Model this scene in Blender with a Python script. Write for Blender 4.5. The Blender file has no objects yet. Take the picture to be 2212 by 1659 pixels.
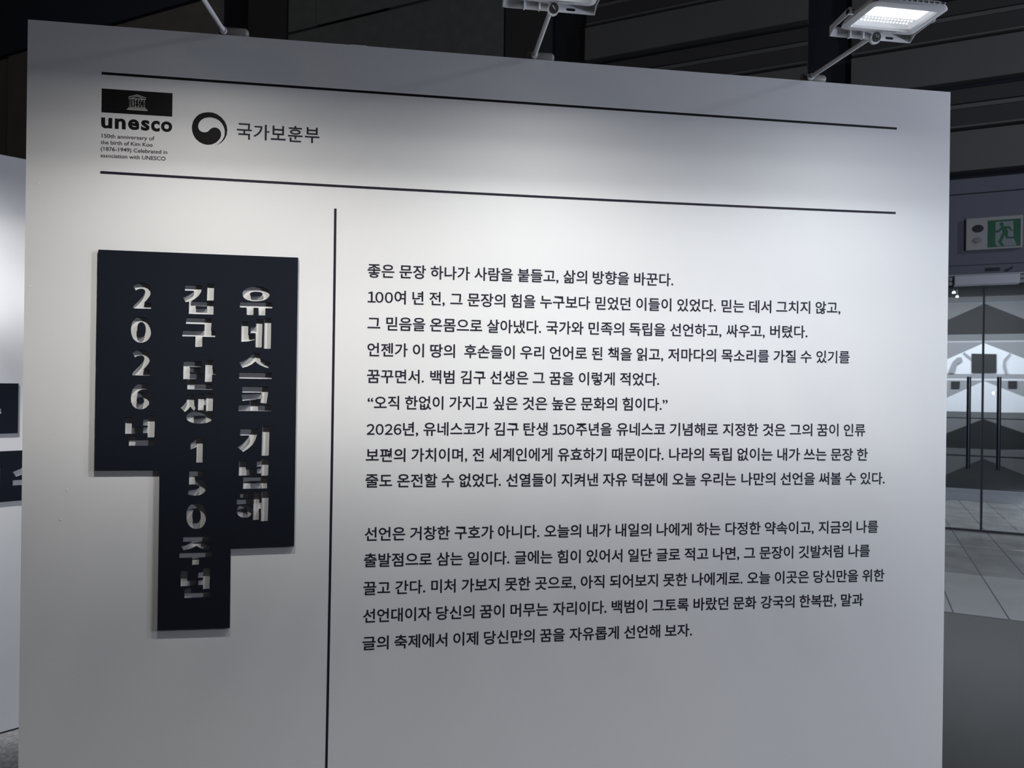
import bpy, bmesh, math, random
from mathutils import Vector, Matrix, Euler
random.seed(7)
C = bpy.context.scene.collection
S = bpy.context.scene

# ------------------------------------------------------------------ camera
cam_d = bpy.data.cameras.new('camera'); cam = bpy.data.objects.new('camera', cam_d); C.objects.link(cam)
YAW, PITCH, ROLL = 0.148605, 0.000384, 0.012722
fw = Vector((math.sin(YAW)*math.cos(PITCH), math.cos(YAW)*math.cos(PITCH), math.sin(PITCH)))
rt = Vector((math.cos(YAW), -math.sin(YAW), 0)); up = rt.cross(fw)
r2 = rt*math.cos(ROLL)+up*math.sin(ROLL); u2 = -rt*math.sin(ROLL)+up*math.cos(ROLL)
m = Matrix((r2, u2, -fw)).transposed().to_4x4(); m.translation = (0.86991, -1.87347, 1.565)
cam.matrix_world = m
cam_d.sensor_width = 36; cam_d.lens = 1600*36/2212; cam_d.clip_start = 0.05; cam_d.clip_end = 100
cam_d.dof.use_dof = True; cam_d.dof.focus_distance = 1.95; cam_d.dof.aperture_fstop = 7.0
S.camera = cam
# ------------------------------------------------------------------ colour management, world
S.view_settings.view_transform = 'Standard'; S.view_settings.look = 'None'
S.view_settings.exposure = 0; S.view_settings.gamma = 1; S.view_settings.use_curve_mapping = False
w = bpy.data.worlds.new('world'); S.world = w; w.use_nodes = True
w.node_tree.nodes['Background'].inputs[0].default_value = (0.75, 0.85, 1.0, 1)
w.node_tree.nodes['Background'].inputs[1].default_value = 0.0
# ------------------------------------------------------------------ fill lights added around the hall, all out of view
def point(name, loc, power, col, r=0.1):
    l = bpy.data.lights.new(name, 'POINT'); l.energy = power; l.color = col; l.shadow_soft_size = r
    o = bpy.data.objects.new(name, l); o.location = loc; C.objects.link(o); return o
point('hall_fill', (4.9, -1.1, 2.0), 285, (0.76, 0.83, 1.0), 0.08)  # added cool side light, low beyond the panel's right end
point('hall_fill', (-1.2, -5.0, 4.5), 15, (1.0, 0.80, 0.70), 0.2)  # small warm fill added for the panel's left side
point('hall_fill', (9.5, -1.5, 5.2), 330, (0.86, 0.9, 1.0), 0.3)  # fill added to lift the door facade
point('hall_fill', (-6.0, 3.0, 9.0), 150, (1.0, 0.93, 0.86), 0.3)  # fill added to lift the far left facade
def area(name, loc, rot, sx, sy, power, col):
    l = bpy.data.lights.new(name, 'AREA'); l.shape = 'RECTANGLE'; l.size = sx; l.size_y = sy; l.energy = power; l.color = col
    o = bpy.data.objects.new(name, l); o.location = loc; o.rotation_euler = rot; C.objects.link(o); return o

BAR = 0.03468
TEXT = [[[0.0,0.00393,1.83992],[["좋은",0.7841,0.8498],["문장",0.8622,0.9281],["하나가",0.9397,1.0389],["사람을",1.0502,1.1488],["붙들고,",1.1614,1.2682],["삶의",1.2806,1.3439],["방향을",1.3588,1.4569],["바꾼다.",1.4705,1.5779]]],[[0.0071,-0.01466,1.78561],[["100여",0.7849,0.879],["년",0.8952,0.9231],["전,",0.9373,0.9762],["그",0.9899,1.0212],["문장의",1.0334,1.1302],["힘을",1.1449,1.2086],["누구보다",1.2209,1.353],["믿었던",1.3669,1.4616],["이들이",1.4771,1.5734],["있었다.",1.5896,1.6975],["믿는",1.7134,1.7779],["데서",1.7917,1.8551],["그치지",1.8695,1.9681],["않고,",1.9835,2.0571]]],[[0.0052,-0.00989,1.71681],[["그",0.7855,0.8169],["믿음을",0.8313,0.9281],["온몸으로",0.9399,1.0719],["살아냈다.",1.0839,1.2241],["국가와",1.2376,1.336],["민족의",1.3494,1.445],["독립을",1.4586,1.5581],["선언하고,",1.5708,1.7139],["싸우고,",1.7277,1.8374],["버텼다.",1.8526,1.9611]]],[[0.00259,-0.00415,1.64847],[["언젠가",0.7859,0.8852],["이",0.8979,0.9258],["땅의",0.9411,1.0036],["후손들이",1.027,1.1563],["우리",1.1711,1.2334],["언어로",1.2476,1.3462],["된",1.3585,1.3876],["책을",1.4022,1.467],["읽고,",1.4799,1.5528],["저마다의",1.5659,1.6995],["목소리를",1.7149,1.8503],["가질",1.8629,1.9279],["수",1.9418,1.9738],["있기를",1.9878,2.0863]]],[[0.0,0.00257,1.57867],[["꿈꾸면서.",0.7861,0.9263],["백범",0.9419,1.003],["김구",1.0182,1.0822],["선생은",1.0935,1.1924],["그",1.2039,1.2353],["꿈을",1.2476,1.3121],["이렇게",1.3254,1.4214],["적었다.",1.4354,1.5426]]],[[-0.00349,0.01114,1.50806],[["“오직",0.788,0.8657],["한없이",0.8802,0.976],["가지고",0.9907,1.089],["싶은",1.1019,1.1656],["것은",1.1786,1.2427],["높은",1.2548,1.3196],["문화의",1.3319,1.4283],["힘이다.”",1.443,1.5665]]],[[-0.00193,0.00686,1.44515],[["2026년,",0.7864,0.9139],["유네스코가",0.9269,1.0931],["김구",1.1055,1.1693],["탄생",1.1816,1.2447],["150주년을",1.2579,1.4152],["유네스코",1.4281,1.5609],["기념해로",1.5731,1.708],["지정한",1.7211,1.8225],["것은",1.835,1.9009],["그의",1.913,1.9787],["꿈이",1.9925,2.056],["인류",2.0716,2.1359]]],[[-0.00303,0.00865,1.37907],[["보편의",0.7855,0.8829],["가치이며,",0.8975,1.038],["전",1.0512,1.0804],["세계인에게",1.0946,1.2579],["유효하기",1.272,1.4014],["때문이다.",1.4165,1.5574],["나라의",1.5724,1.6689],["독립",1.684,1.7475],["없이는",1.763,1.864],["내가",1.878,1.9436],["쓰는",1.9551,2.0215],["문장",2.0341,2.1],["한",2.1117,2.1443]]],[[0.00032,-0.00273,1.32259],[["줄도",0.7853,0.8512],["온전할",0.863,0.9631],["수",0.9742,1.0059],["없었다.",1.018,1.1249],["선열들이",1.1385,1.2673],["지켜낸",1.2823,1.3802],["자유",1.3926,1.4585],["덕분에",1.4722,1.5679],["오늘",1.5823,1.6481],["우리는",1.6605,1.761],["나만의",1.7758,1.8729],["선언을",1.8874,1.9881],["써볼",2.0002,2.0657],["수",2.0784,2.1101],["있다.",2.1231,2.1964]]],[[-0.0016,0.00246,1.18694],[["선언은",0.7849,0.8849],["거창한",0.8968,0.9967],["구호가",1.0084,1.1082],["아니다.",1.119,1.2264],["오늘의",1.2395,1.3365],["내가",1.3524,1.4168],["내일의",1.4292,1.5259],["나에게",1.5408,1.6376],["하는",1.6516,1.7182],["다정한",1.7324,1.8324],["약속이고,",1.8445,1.9867],["지금의",2.0007,2.0981],["나를",2.1131,2.178]]],[[0.00087,-0.00542,1.12662],[["출발점으로",0.7843,0.9519],["삼는",0.9641,1.03],["일이다.",1.0427,1.1494],["글에는",1.1624,1.2616],["힘이",1.2744,1.3363],["있어서",1.3521,1.4481],["일단",1.4636,1.5291],["글로",1.5406,1.6064],["적고",1.6185,1.6851],["나면,",1.6983,1.7724],["그",1.7855,1.8178],["문장이",1.8305,1.9276],["깃발처럼",1.9435,2.0741],["나를",2.0903,2.1541]]],[[-0.00465,0.01143,1.04699],[["끌고",0.7837,0.8498],["간다.",0.8618,0.9366],["미처",0.9513,1.0128],["가보지",1.0277,1.1243],["못한",1.139,1.2052],["곳으로,",1.2169,1.324],["아직",1.3374,1.4005],["되어보지",1.4151,1.546],["못한",1.5605,1.6275],["나에게로.",1.6405,1.7828],["오늘",1.7959,1.8619],["이곳은",1.8752,1.9742],["당신만을",1.9877,2.1199],["위한",2.1325,2.1988]]],[[-0.00581,0.0167,0.97499],[["선언대이자",0.7836,0.9522],["당신의",0.9646,1.0615],["꿈이",1.0754,1.1384],["머무는",1.1539,1.2524],["자리이다.",1.2645,1.407],["백범이",1.421,1.5171],["그토록",1.532,1.6319],["바랐던",1.6454,1.7433],["문화",1.7571,1.8231],["강국의",1.8356,1.9331],["한복판,",1.9472,2.0555],["말과",2.0697,2.1359]]],[[-0.00991,0.02678,0.90146],[["글의",0.7832,0.8474],["축제에서",0.8614,0.9934],["이제",1.0086,1.072],["당신만의",1.0865,1.2174],["꿈을",1.2313,1.2969],["자유롭게",1.3091,1.4413],["선언해",1.4553,1.554],["보자.",1.5669,1.6421]]]]
RULE1 = [[0.16181,2.28691],[1.11008,2.28604],[2.21958,2.28718]]
RULE2 = [[0.16157,2.05302],[1.11314,2.04806],[2.21941,2.05309]]
VRULE = [[0.70403,1.99323],[0.70339,1.33098],[0.6997,0.64575],[0.69933,0.61266]]
BOX = [[0.16244,2.25096],[0.32063,2.25079],[0.32046,2.1947],[0.16247,2.19464]]
TEMPLE = [[[0.22215,2.23578],[0.24102,2.24207],[0.26076,2.23599],[0.26078,2.2345],[0.24104,2.24029],[0.22217,2.23419]],[[0.22712,2.23325],[0.24106,2.2385],[0.2561,2.23378],[0.25188,2.23368],[0.24108,2.23691],[0.23132,2.23344]],[[0.22219,2.2324],[0.26062,2.2325],[0.26064,2.2307],[0.22221,2.23062]],[[0.22272,2.21148],[0.26058,2.21187],[0.2606,2.21037],[0.22274,2.21009]],[[0.22024,2.20883],[0.26268,2.20922],[0.2627,2.20753],[0.22026,2.20715]],[[0.21813,2.20631],[0.26506,2.20649],[0.26508,2.2045],[0.21815,2.20452]]]
GL_TEMPLE = [["U",0.22419,0.22755,2.2127,2.22938],["N",0.23054,0.2338,2.21283,2.22932],["E",0.23688,0.23941,2.21264,2.22953],["S",0.24296,0.24614,2.21278,2.22958],["C",0.24923,0.2525,2.21281,2.22982],["O",0.2555,0.25859,2.21263,2.22975]]
GL_WORD = [["u",0.16223,0.18652,2.15726,2.18256],["n",0.19237,0.21642,2.15749,2.18246],["e",0.22156,0.24656,2.15739,2.18272],["s",0.25061,0.26972,2.15725,2.18264],["c",0.27312,0.29278,2.15679,2.18263],["o",0.29544,0.32076,2.15728,2.18257]]
GL_MIN = [["국",0.46882,0.50371,2.15029,2.18956],["가",0.50754,0.54486,2.15092,2.18909],["보",0.54827,0.58332,2.15335,2.18858],["훈",0.58854,0.62352,2.1512,2.1907],["부",0.62879,0.6634,2.15118,2.18972]]
EMBLEM = [[0.40268,2.21093],[0.41278,2.21055],[0.42293,2.20729],[0.43242,2.20079],[0.4405,2.19147],[0.44527,2.18115],[0.44685,2.17063],[0.44526,2.15838],[0.44032,2.14745],[0.43246,2.13863],[0.42169,2.13222],[0.43028,2.13926],[0.43669,2.14723],[0.44021,2.15579],[0.44111,2.16571],[0.43954,2.17547],[0.43478,2.18503],[0.42818,2.19218],[0.42017,2.1965],[0.41148,2.19866],[0.40283,2.19854],[0.39422,2.19631],[0.38709,2.19176],[0.38214,2.1854],[0.37965,2.17769],[0.38016,2.17093],[0.38383,2.16512],[0.38961,2.16216],[0.39609,2.16181],[0.40182,2.16399],[0.40679,2.1696],[0.41179,2.1737],[0.41755,2.17528],[0.42406,2.17403],[0.42917,2.17026],[0.43214,2.16439],[0.43266,2.1576],[0.43086,2.15066],[0.4266,2.14434],[0.42088,2.13868],[0.41228,2.13407],[0.40221,2.13225],[0.39212,2.13361],[0.38272,2.13787],[0.37474,2.14493],[0.3689,2.15437],[0.3659,2.16474],[0.3655,2.17452],[0.36779,2.18597],[0.3734,2.19615],[0.38119,2.20421],[0.39119,2.20895]]
SMALL = [["150th anniversary of",0.16245,0.28105,2.13514,2.13544,0.00946],["the birth of Kim Koo",0.16144,0.2772,2.11975,2.11997,0.00946],["(1876-1949) Celebrated in",0.16191,0.31039,2.10442,2.10461,0.00946],["association with UNESCO",0.16145,0.3068,2.08868,2.08869,0.00946]]
SIGN = [[0.161,1.86985],[0.61646,1.86825],[0.61581,1.16214],[0.46733,1.15982],[0.46777,0.96756],[0.30293,0.96834],[0.30338,1.35036],[0.15975,1.35014]]
SIGNGLYPH = [[[0.3551,1.79294],[0.39569,1.79293],[0.39473,1.78538],[0.392,1.77645],[0.38633,1.76743],[0.3775,1.75943],[0.36813,1.75397],[0.42126,1.75419],[0.42111,1.7236],[0.36431,1.72396],[0.36447,1.75353],[0.35717,1.75166],[0.35024,1.76303],[0.35752,1.76579],[0.36531,1.7701],[0.37102,1.77469],[0.37414,1.77644],[0.37547,1.77925],[0.35443,1.77936]],[[0.38032,1.74317],[0.40578,1.74289],[0.40584,1.7378],[0.38038,1.73853]],[[0.40595,1.79791],[0.42201,1.79677],[0.42141,1.75907],[0.42017,1.75726],[0.40487,1.75725]],[[0.55109,1.77768],[0.55042,1.77293],[0.54832,1.76898],[0.54485,1.76556],[0.54014,1.76272],[0.53432,1.76056],[0.52751,1.75914],[0.51923,1.75849],[0.51096,1.75866],[0.50414,1.75968],[0.49831,1.76149],[0.49357,1.76403],[0.49005,1.76724],[0.48787,1.77104],[0.4871,1.77571],[0.48776,1.78043],[0.48984,1.78437],[0.49328,1.78778],[0.49795,1.79062],[0.50373,1.79278],[0.51052,1.79422],[0.51878,1.7949],[0.52707,1.79475],[0.53391,1.79375],[0.53978,1.79195],[0.54455,1.78941],[0.5481,1.7862],[0.55031,1.78238]],[[0.53407,1.77671],[0.53375,1.77525],[0.53278,1.77403],[0.53118,1.77296],[0.52902,1.77207],[0.52634,1.77138],[0.52321,1.77091],[0.51941,1.77067],[0.5156,1.77068],[0.51246,1.77096],[0.50978,1.77149],[0.5076,1.77225],[0.50599,1.77322],[0.50499,1.77437],[0.50464,1.77581],[0.50496,1.77726],[0.50593,1.77848],[0.50751,1.77954],[0.50967,1.78043],[0.51234,1.78113],[0.51547,1.7816],[0.51927,1.78184],[0.52307,1.78183],[0.52622,1.78156],[0.5289,1.78103],[0.53109,1.78027],[0.53271,1.7793],[0.53371,1.77814]],[[0.48146,1.75672],[0.55729,1.75657],[0.55779,1.74291],[0.55607,1.74197],[0.54128,1.74223],[0.54148,1.72623],[0.5401,1.72451],[0.52449,1.72466],[0.52459,1.74277],[0.51352,1.7428],[0.51372,1.72661],[0.51213,1.72489],[0.49681,1.72471],[0.49691,1.74267],[0.48067,1.74244]],[[0.35866,1.7151],[0.41773,1.71464],[0.41684,1.70132],[0.41578,1.68468],[0.42614,1.68437],[0.4263,1.67107],[0.42495,1.66938],[0.39614,1.66985],[0.39643,1.64685],[0.39518,1.6455],[0.37964,1.64485],[0.38017,1.67005],[0.35012,1.66971],[0.3512,1.6845],[0.39965,1.68431],[0.40062,1.69982],[0.35801,1.69987]],[[0.48535,1.70914],[0.50248,1.70812],[0.5018,1.67631],[0.5154,1.6774],[0.51739,1.66471],[0.50114,1.66045],[0.48511,1.65922]],[[0.5189,1.7158],[0.53505,1.71487],[0.53382,1.64828],[0.53245,1.64657],[0.51825,1.64663],[0.51825,1.68148],[0.50645,1.68144],[0.50691,1.69663],[0.51872,1.69602]],[[0.53857,1.71742],[0.55529,1.71763],[0.5551,1.64557],[0.5535,1.64386],[0.53808,1.64389]],[[0.5154,1.63464],[0.53102,1.63102],[0.5295,1.62373],[0.53223,1.62042],[0.5382,1.61661],[0.54579,1.61338],[0.55661,1.61099],[0.54977,1.59699],[0.54165,1.59876],[0.53299,1.60254],[0.52541,1.60666],[0.51921,1.61237],[0.51146,1.60554],[0.50082,1.59978],[0.48909,1.59658],[0.48145,1.60972],[0.4889,1.61241],[0.4974,1.61646],[0.50483,1.62194],[0.51013,1.62673],[0.51277,1.63012]],[[0.48196,1.58611],[0.55822,1.58591],[0.55819,1.57045],[0.48108,1.57073]],[[0.48932,1.55245],[0.55173,1.55165],[0.5498,1.53337],[0.54684,1.51072],[0.53142,1.51215],[0.53291,1.52223],[0.49008,1.51658],[0.48754,1.53215],[0.53436,1.53488],[0.53466,1.53712],[0.48897,1.53685]],[[0.50719,1.51729],[0.52458,1.51712],[0.52503,1.50684],[0.55812,1.50678],[0.55808,1.49221],[0.48098,1.49221],[0.48165,1.50703],[0.507,1.50691]],[[0.35367,1.61063],[0.39508,1.61046],[0.39493,1.59697],[0.36848,1.5971],[0.36851,1.59467],[0.39265,1.59472],[0.39256,1.58422],[0.36843,1.58408],[0.36846,1.58132],[0.39912,1.58177],[0.39978,1.57105],[0.38876,1.56902],[0.37932,1.56801],[0.35315,1.56743]],[[0.40367,1.61459],[0.42066,1.614],[0.42008,1.59272],[0.42821,1.59307],[0.42796,1.5792],[0.41971,1.57942],[0.4196,1.56301],[0.41834,1.56167],[0.40274,1.56146]],[[0.3631,1.56613],[0.37987,1.56558],[0.37946,1.55641],[0.42104,1.55694],[0.42101,1.54275],[0.36265,1.54296]],[[0.36331,1.53194],[0.37893,1.53101],[0.3794,1.51831],[0.38264,1.51061],[0.38702,1.50457],[0.37942,1.49126],[0.37443,1.49619],[0.37069,1.50168],[0.36555,1.49446],[0.35809,1.48834],[0.34825,1.49874],[0.35496,1.50485],[0.36061,1.51262],[0.36293,1.52036]],[[0.38814,1.53387],[0.40203,1.53291],[0.4022,1.51963],[0.40652,1.51912],[0.40653,1.5355],[0.42311,1.53458],[0.42214,1.49323],[0.42079,1.49155],[0.40602,1.49123],[0.40616,1.50551],[0.40184,1.5058],[0.40156,1.4944],[0.40021,1.49307],[0.3879,1.49331]],[[0.42256,1.47627],[0.42192,1.47234],[0.41991,1.4691],[0.4166,1.46632],[0.41211,1.46405],[0.40656,1.46237],[0.40007,1.46133],[0.39218,1.46095],[0.3843,1.46125],[0.3778,1.46223],[0.37225,1.46386],[0.36774,1.46607],[0.36439,1.4688],[0.36232,1.47201],[0.36159,1.47591],[0.36222,1.47982],[0.36422,1.48305],[0.3675,1.48582],[0.37195,1.48809],[0.37747,1.48978],[0.38394,1.49084],[0.39181,1.49123],[0.3997,1.49095],[0.40623,1.48998],[0.41181,1.48837],[0.41636,1.48616],[0.41973,1.48342],[0.42182,1.4802]],[[0.40588,1.47673],[0.40559,1.47581],[0.40468,1.47505],[0.40319,1.4744],[0.40118,1.47386],[0.39869,1.47346],[0.39578,1.47321],[0.39224,1.47311],[0.38871,1.47317],[0.3858,1.47339],[0.38331,1.47376],[0.38129,1.47427],[0.37979,1.4749],[0.37887,1.47565],[0.37855,1.47656],[0.37885,1.47748],[0.37975,1.47824],[0.38123,1.47889],[0.38324,1.47942],[0.38572,1.47982],[0.38862,1.48008],[0.39216,1.48018],[0.39569,1.48012],[0.39861,1.47991],[0.40111,1.47954],[0.40313,1.47902],[0.40464,1.47839],[0.40556,1.47764]],[[0.22488,1.47573],[0.24132,1.47487],[0.24049,1.4508],[0.26008,1.45267],[0.26213,1.44074],[0.24346,1.43652],[0.22425,1.43587]],[[0.27547,1.48021],[0.29182,1.47972],[0.29095,1.43042],[0.28941,1.42767],[0.27476,1.42764],[0.27464,1.43779],[0.26419,1.43777],[0.26458,1.45185],[0.27469,1.45189],[0.27465,1.45571],[0.26419,1.45603],[0.26436,1.46999],[0.27537,1.47029]],[[0.23433,1.43292],[0.24967,1.432],[0.249,1.42246],[0.29252,1.42253],[0.29213,1.40757],[0.23296,1.40791]],[[0.48617,1.44971],[0.52733,1.44912],[0.52537,1.43376],[0.52193,1.42258],[0.51634,1.4114],[0.50645,1.40172],[0.49343,1.3925],[0.48047,1.40395],[0.49063,1.41138],[0.49908,1.42031],[0.50471,1.42702],[0.5072,1.43297],[0.48581,1.43248]],[[0.53729,1.45572],[0.55484,1.4558],[0.55369,1.38602],[0.55228,1.38348],[0.53603,1.38351]],[[0.484,1.37201],[0.50182,1.37122],[0.50066,1.3501],[0.52251,1.35224],[0.5244,1.33837],[0.50583,1.3358],[0.48331,1.33518]],[[0.5364,1.3771],[0.55337,1.37706],[0.55286,1.33672],[0.55101,1.33494],[0.53592,1.33503],[0.53585,1.3401],[0.52581,1.3406],[0.52594,1.35253],[0.53598,1.35293],[0.53607,1.35696],[0.52532,1.3567],[0.52573,1.36967],[0.5362,1.36994]],[[0.49445,1.33289],[0.55075,1.33285],[0.55067,1.30388],[0.49382,1.30316]],[[0.51029,1.32237],[0.53535,1.32265],[0.53541,1.31818],[0.51034,1.31791]],[[0.48753,1.29326],[0.51037,1.2926],[0.50979,1.28114],[0.48724,1.28182]],[[0.48016,1.27951],[0.51683,1.27884],[0.51669,1.26663],[0.4799,1.26586]],[[0.38868,1.42798],[0.40061,1.428],[0.40037,1.36752],[0.38564,1.36756],[0.38588,1.40543],[0.38408,1.40366],[0.37198,1.39836],[0.3718,1.41249],[0.37901,1.41794],[0.38593,1.42385]],[[0.51648,1.24905],[0.51612,1.24494],[0.51495,1.24156],[0.513,1.23868],[0.51035,1.23637],[0.50707,1.23468],[0.50321,1.23366],[0.49853,1.23337],[0.49384,1.2338],[0.48997,1.23492],[0.48666,1.2367],[0.48396,1.23908],[0.48195,1.242],[0.4807,1.2454],[0.48024,1.24952],[0.4806,1.25362],[0.48177,1.25699],[0.4837,1.25986],[0.48634,1.26218],[0.48962,1.26387],[0.49346,1.2649],[0.49814,1.2652],[0.50283,1.26479],[0.50671,1.26368],[0.51003,1.2619],[0.51274,1.25952],[0.51476,1.25659],[0.51602,1.25318]],[[0.50445,1.2507],[0.50423,1.24884],[0.5035,1.24739],[0.50234,1.2463],[0.50079,1.24562],[0.49881,1.24541],[0.49682,1.24568],[0.49526,1.24639],[0.49407,1.24751],[0.49331,1.24898],[0.49304,1.25084],[0.49327,1.2527],[0.49399,1.25415],[0.49515,1.25524],[0.4967,1.25591],[0.49868,1.25612],[0.50066,1.25586],[0.50223,1.25515],[0.50342,1.25403],[0.50418,1.25256]],[[0.51892,1.29476],[0.53355,1.29432],[0.53313,1.26972],[0.53773,1.26967],[0.53738,1.29772],[0.55479,1.29697],[0.55309,1.22468],[0.53657,1.22388],[0.53662,1.25476],[0.53231,1.25482],[0.53222,1.22797],[0.5179,1.22714]],[[0.3578,1.19049],[0.41776,1.19023],[0.41715,1.17775],[0.39838,1.1771],[0.4032,1.17399],[0.41189,1.16879],[0.42189,1.16698],[0.41492,1.15605],[0.4005,1.15996],[0.38856,1.16724],[0.37567,1.16047],[0.35955,1.15619],[0.35372,1.16692],[0.36604,1.16969],[0.37455,1.17454],[0.37832,1.17748],[0.35777,1.17747]],[[0.3501,1.15238],[0.42514,1.15241],[0.42511,1.13931],[0.3954,1.13936],[0.39523,1.12188],[0.379,1.12165],[0.37936,1.13931],[0.34969,1.13897]],[[0.35385,1.10923],[0.37022,1.10802],[0.36898,1.08438],[0.38955,1.08624],[0.39104,1.07415],[0.37486,1.07118],[0.35356,1.07077]],[[0.40452,1.11361],[0.42082,1.11322],[0.42028,1.06327],[0.40457,1.06271],[0.40444,1.07277],[0.39354,1.07267],[0.39379,1.08372],[0.40429,1.08545],[0.40422,1.09088],[0.39332,1.09077],[0.39355,1.10322],[0.40463,1.10415]],[[0.36254,1.06651],[0.37873,1.06605],[0.37847,1.05643],[0.42152,1.05578],[0.4211,1.0431],[0.36245,1.04286]],[[0.23795,1.78687],[0.24659,1.79205],[0.2559,1.79434],[0.26464,1.7941],[0.27216,1.79129],[0.27723,1.78548],[0.27934,1.77692],[0.27843,1.76959],[0.27563,1.76287],[0.27011,1.75474],[0.26358,1.74726],[0.27983,1.74706],[0.27962,1.73351],[0.23835,1.7333],[0.23915,1.73928],[0.24651,1.74743],[0.25511,1.75695],[0.26186,1.76577],[0.26489,1.77315],[0.26421,1.77804],[0.26106,1.78032],[0.25606,1.78096],[0.24986,1.77931],[0.2443,1.77582]],[[0.23813,1.62851],[0.24677,1.63357],[0.25608,1.63574],[0.26482,1.63538],[0.27234,1.63248],[0.27742,1.6266],[0.27952,1.61801],[0.27861,1.61069],[0.27581,1.60401],[0.27029,1.59596],[0.26376,1.58856],[0.28001,1.58815],[0.2798,1.5746],[0.23853,1.57494],[0.23933,1.5809],[0.24669,1.58896],[0.25529,1.59837],[0.26204,1.60709],[0.26507,1.61444],[0.26439,1.61933],[0.26124,1.62166],[0.25625,1.62236],[0.25004,1.62079],[0.24448,1.61738]],[[0.28097,1.68429],[0.28073,1.67783],[0.27984,1.67239],[0.27833,1.66751],[0.27623,1.66323],[0.27359,1.65959],[0.27045,1.65665],[0.26686,1.65449],[0.26282,1.65314],[0.258,1.65261],[0.25317,1.65293],[0.24911,1.65412],[0.24548,1.65612],[0.24228,1.65891],[0.23957,1.66243],[0.23739,1.66661],[0.23577,1.67139],[0.23476,1.67677],[0.23436,1.68319],[0.2346,1.68963],[0.23548,1.69506],[0.23698,1.69992],[0.23906,1.70419],[0.24169,1.70783],[0.24481,1.71077],[0.2484,1.71295],[0.25243,1.71432],[0.25724,1.71487],[0.26207,1.71457],[0.26614,1.71341],[0.26979,1.71142],[0.273,1.70864],[0.27573,1.70512],[0.27792,1.70094],[0.27955,1.69614],[0.28057,1.69074]],[[0.26723,1.6837],[0.26708,1.67907],[0.26651,1.67524],[0.26556,1.67196],[0.26424,1.66929],[0.26261,1.6673],[0.26069,1.66606],[0.25834,1.6656],[0.25598,1.66596],[0.25403,1.66711],[0.25235,1.66902],[0.25098,1.67163],[0.24995,1.67486],[0.24929,1.67866],[0.24903,1.68328],[0.24918,1.6879],[0.24974,1.69172],[0.25069,1.695],[0.252,1.69767],[0.25363,1.69966],[0.25556,1.70091],[0.2579,1.70137],[0.26026,1.70103],[0.26222,1.69988],[0.2639,1.69797],[0.26527,1.69536],[0.26631,1.69213],[0.26696,1.68833]],[[0.2774,1.55312],[0.27006,1.55578],[0.26218,1.55627],[0.25323,1.55461],[0.246,1.54975],[0.24049,1.54253],[0.23726,1.53297],[0.23607,1.51985],[0.23697,1.51034],[0.24099,1.50203],[0.24721,1.49672],[0.25508,1.49416],[0.26294,1.49445],[0.27076,1.4981],[0.27686,1.50472],[0.27991,1.51311],[0.28005,1.52028],[0.27771,1.52743],[0.27259,1.53275],[0.26581,1.53507],[0.25907,1.53535],[0.25237,1.53313],[0.25069,1.53311],[0.25345,1.53672],[0.25789,1.54011],[0.26348,1.54185],[0.2691,1.54191],[0.27508,1.54031]],[[0.26571,1.51537],[0.2655,1.513],[0.26481,1.51107],[0.26368,1.50949],[0.26215,1.50831],[0.26028,1.50757],[0.25795,1.5073],[0.25562,1.50753],[0.25373,1.50824],[0.25218,1.50939],[0.25101,1.51095],[0.25028,1.51286],[0.25001,1.51522],[0.25022,1.51759],[0.25091,1.51951],[0.25204,1.52109],[0.25356,1.52227],[0.25544,1.52302],[0.25776,1.52329],[0.26009,1.52306],[0.26198,1.52236],[0.26354,1.5212],[0.26471,1.51964],[0.26544,1.51773]],[[0.36979,1.34848],[0.40552,1.34787],[0.40526,1.33459],[0.38352,1.33472],[0.38362,1.32662],[0.39273,1.32656],[0.40118,1.324],[0.40687,1.31835],[0.40936,1.31021],[0.40849,1.30062],[0.40296,1.29329],[0.39459,1.28895],[0.3848,1.28757],[0.37499,1.28884],[0.36686,1.29142],[0.36924,1.30243],[0.37623,1.30208],[0.38462,1.3023],[0.39158,1.30593],[0.39364,1.3096],[0.3915,1.31256],[0.38587,1.31452],[0.37747,1.31488],[0.36951,1.3142]],[[0.41045,1.23887],[0.41022,1.23242],[0.40935,1.227],[0.40786,1.22219],[0.4058,1.21798],[0.40321,1.21444],[0.40012,1.21162],[0.39658,1.20959],[0.39261,1.20839],[0.38787,1.20804],[0.38312,1.20854],[0.37913,1.20987],[0.37555,1.21202],[0.37241,1.21492],[0.36974,1.21854],[0.36759,1.2228],[0.366,1.22764],[0.365,1.23306],[0.36461,1.2395],[0.36485,1.24593],[0.36571,1.25132],[0.36718,1.25612],[0.36923,1.26032],[0.37181,1.26387],[0.37488,1.26669],[0.37841,1.26873],[0.38237,1.26996],[0.38711,1.27033],[0.39186,1.26985],[0.39586,1.26853],[0.39945,1.26641],[0.40261,1.26351],[0.40529,1.25989],[0.40745,1.25562],[0.40905,1.25077],[0.41006,1.24533]],[[0.39723,1.23965],[0.39708,1.23503],[0.39651,1.23122],[0.39555,1.22798],[0.39423,1.22536],[0.39258,1.22343],[0.39064,1.22226],[0.38827,1.22189],[0.3859,1.22233],[0.38393,1.22356],[0.38224,1.22554],[0.38085,1.2282],[0.37982,1.23146],[0.37916,1.23528],[0.37889,1.2399],[0.37904,1.24452],[0.37961,1.24832],[0.38057,1.25156],[0.38189,1.25418],[0.38353,1.25611],[0.38547,1.25729],[0.38783,1.25766],[0.39021,1.25723],[0.39218,1.25601],[0.39387,1.25403],[0.39526,1.25138],[0.3963,1.24811],[0.39697,1.24428]]]
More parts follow.
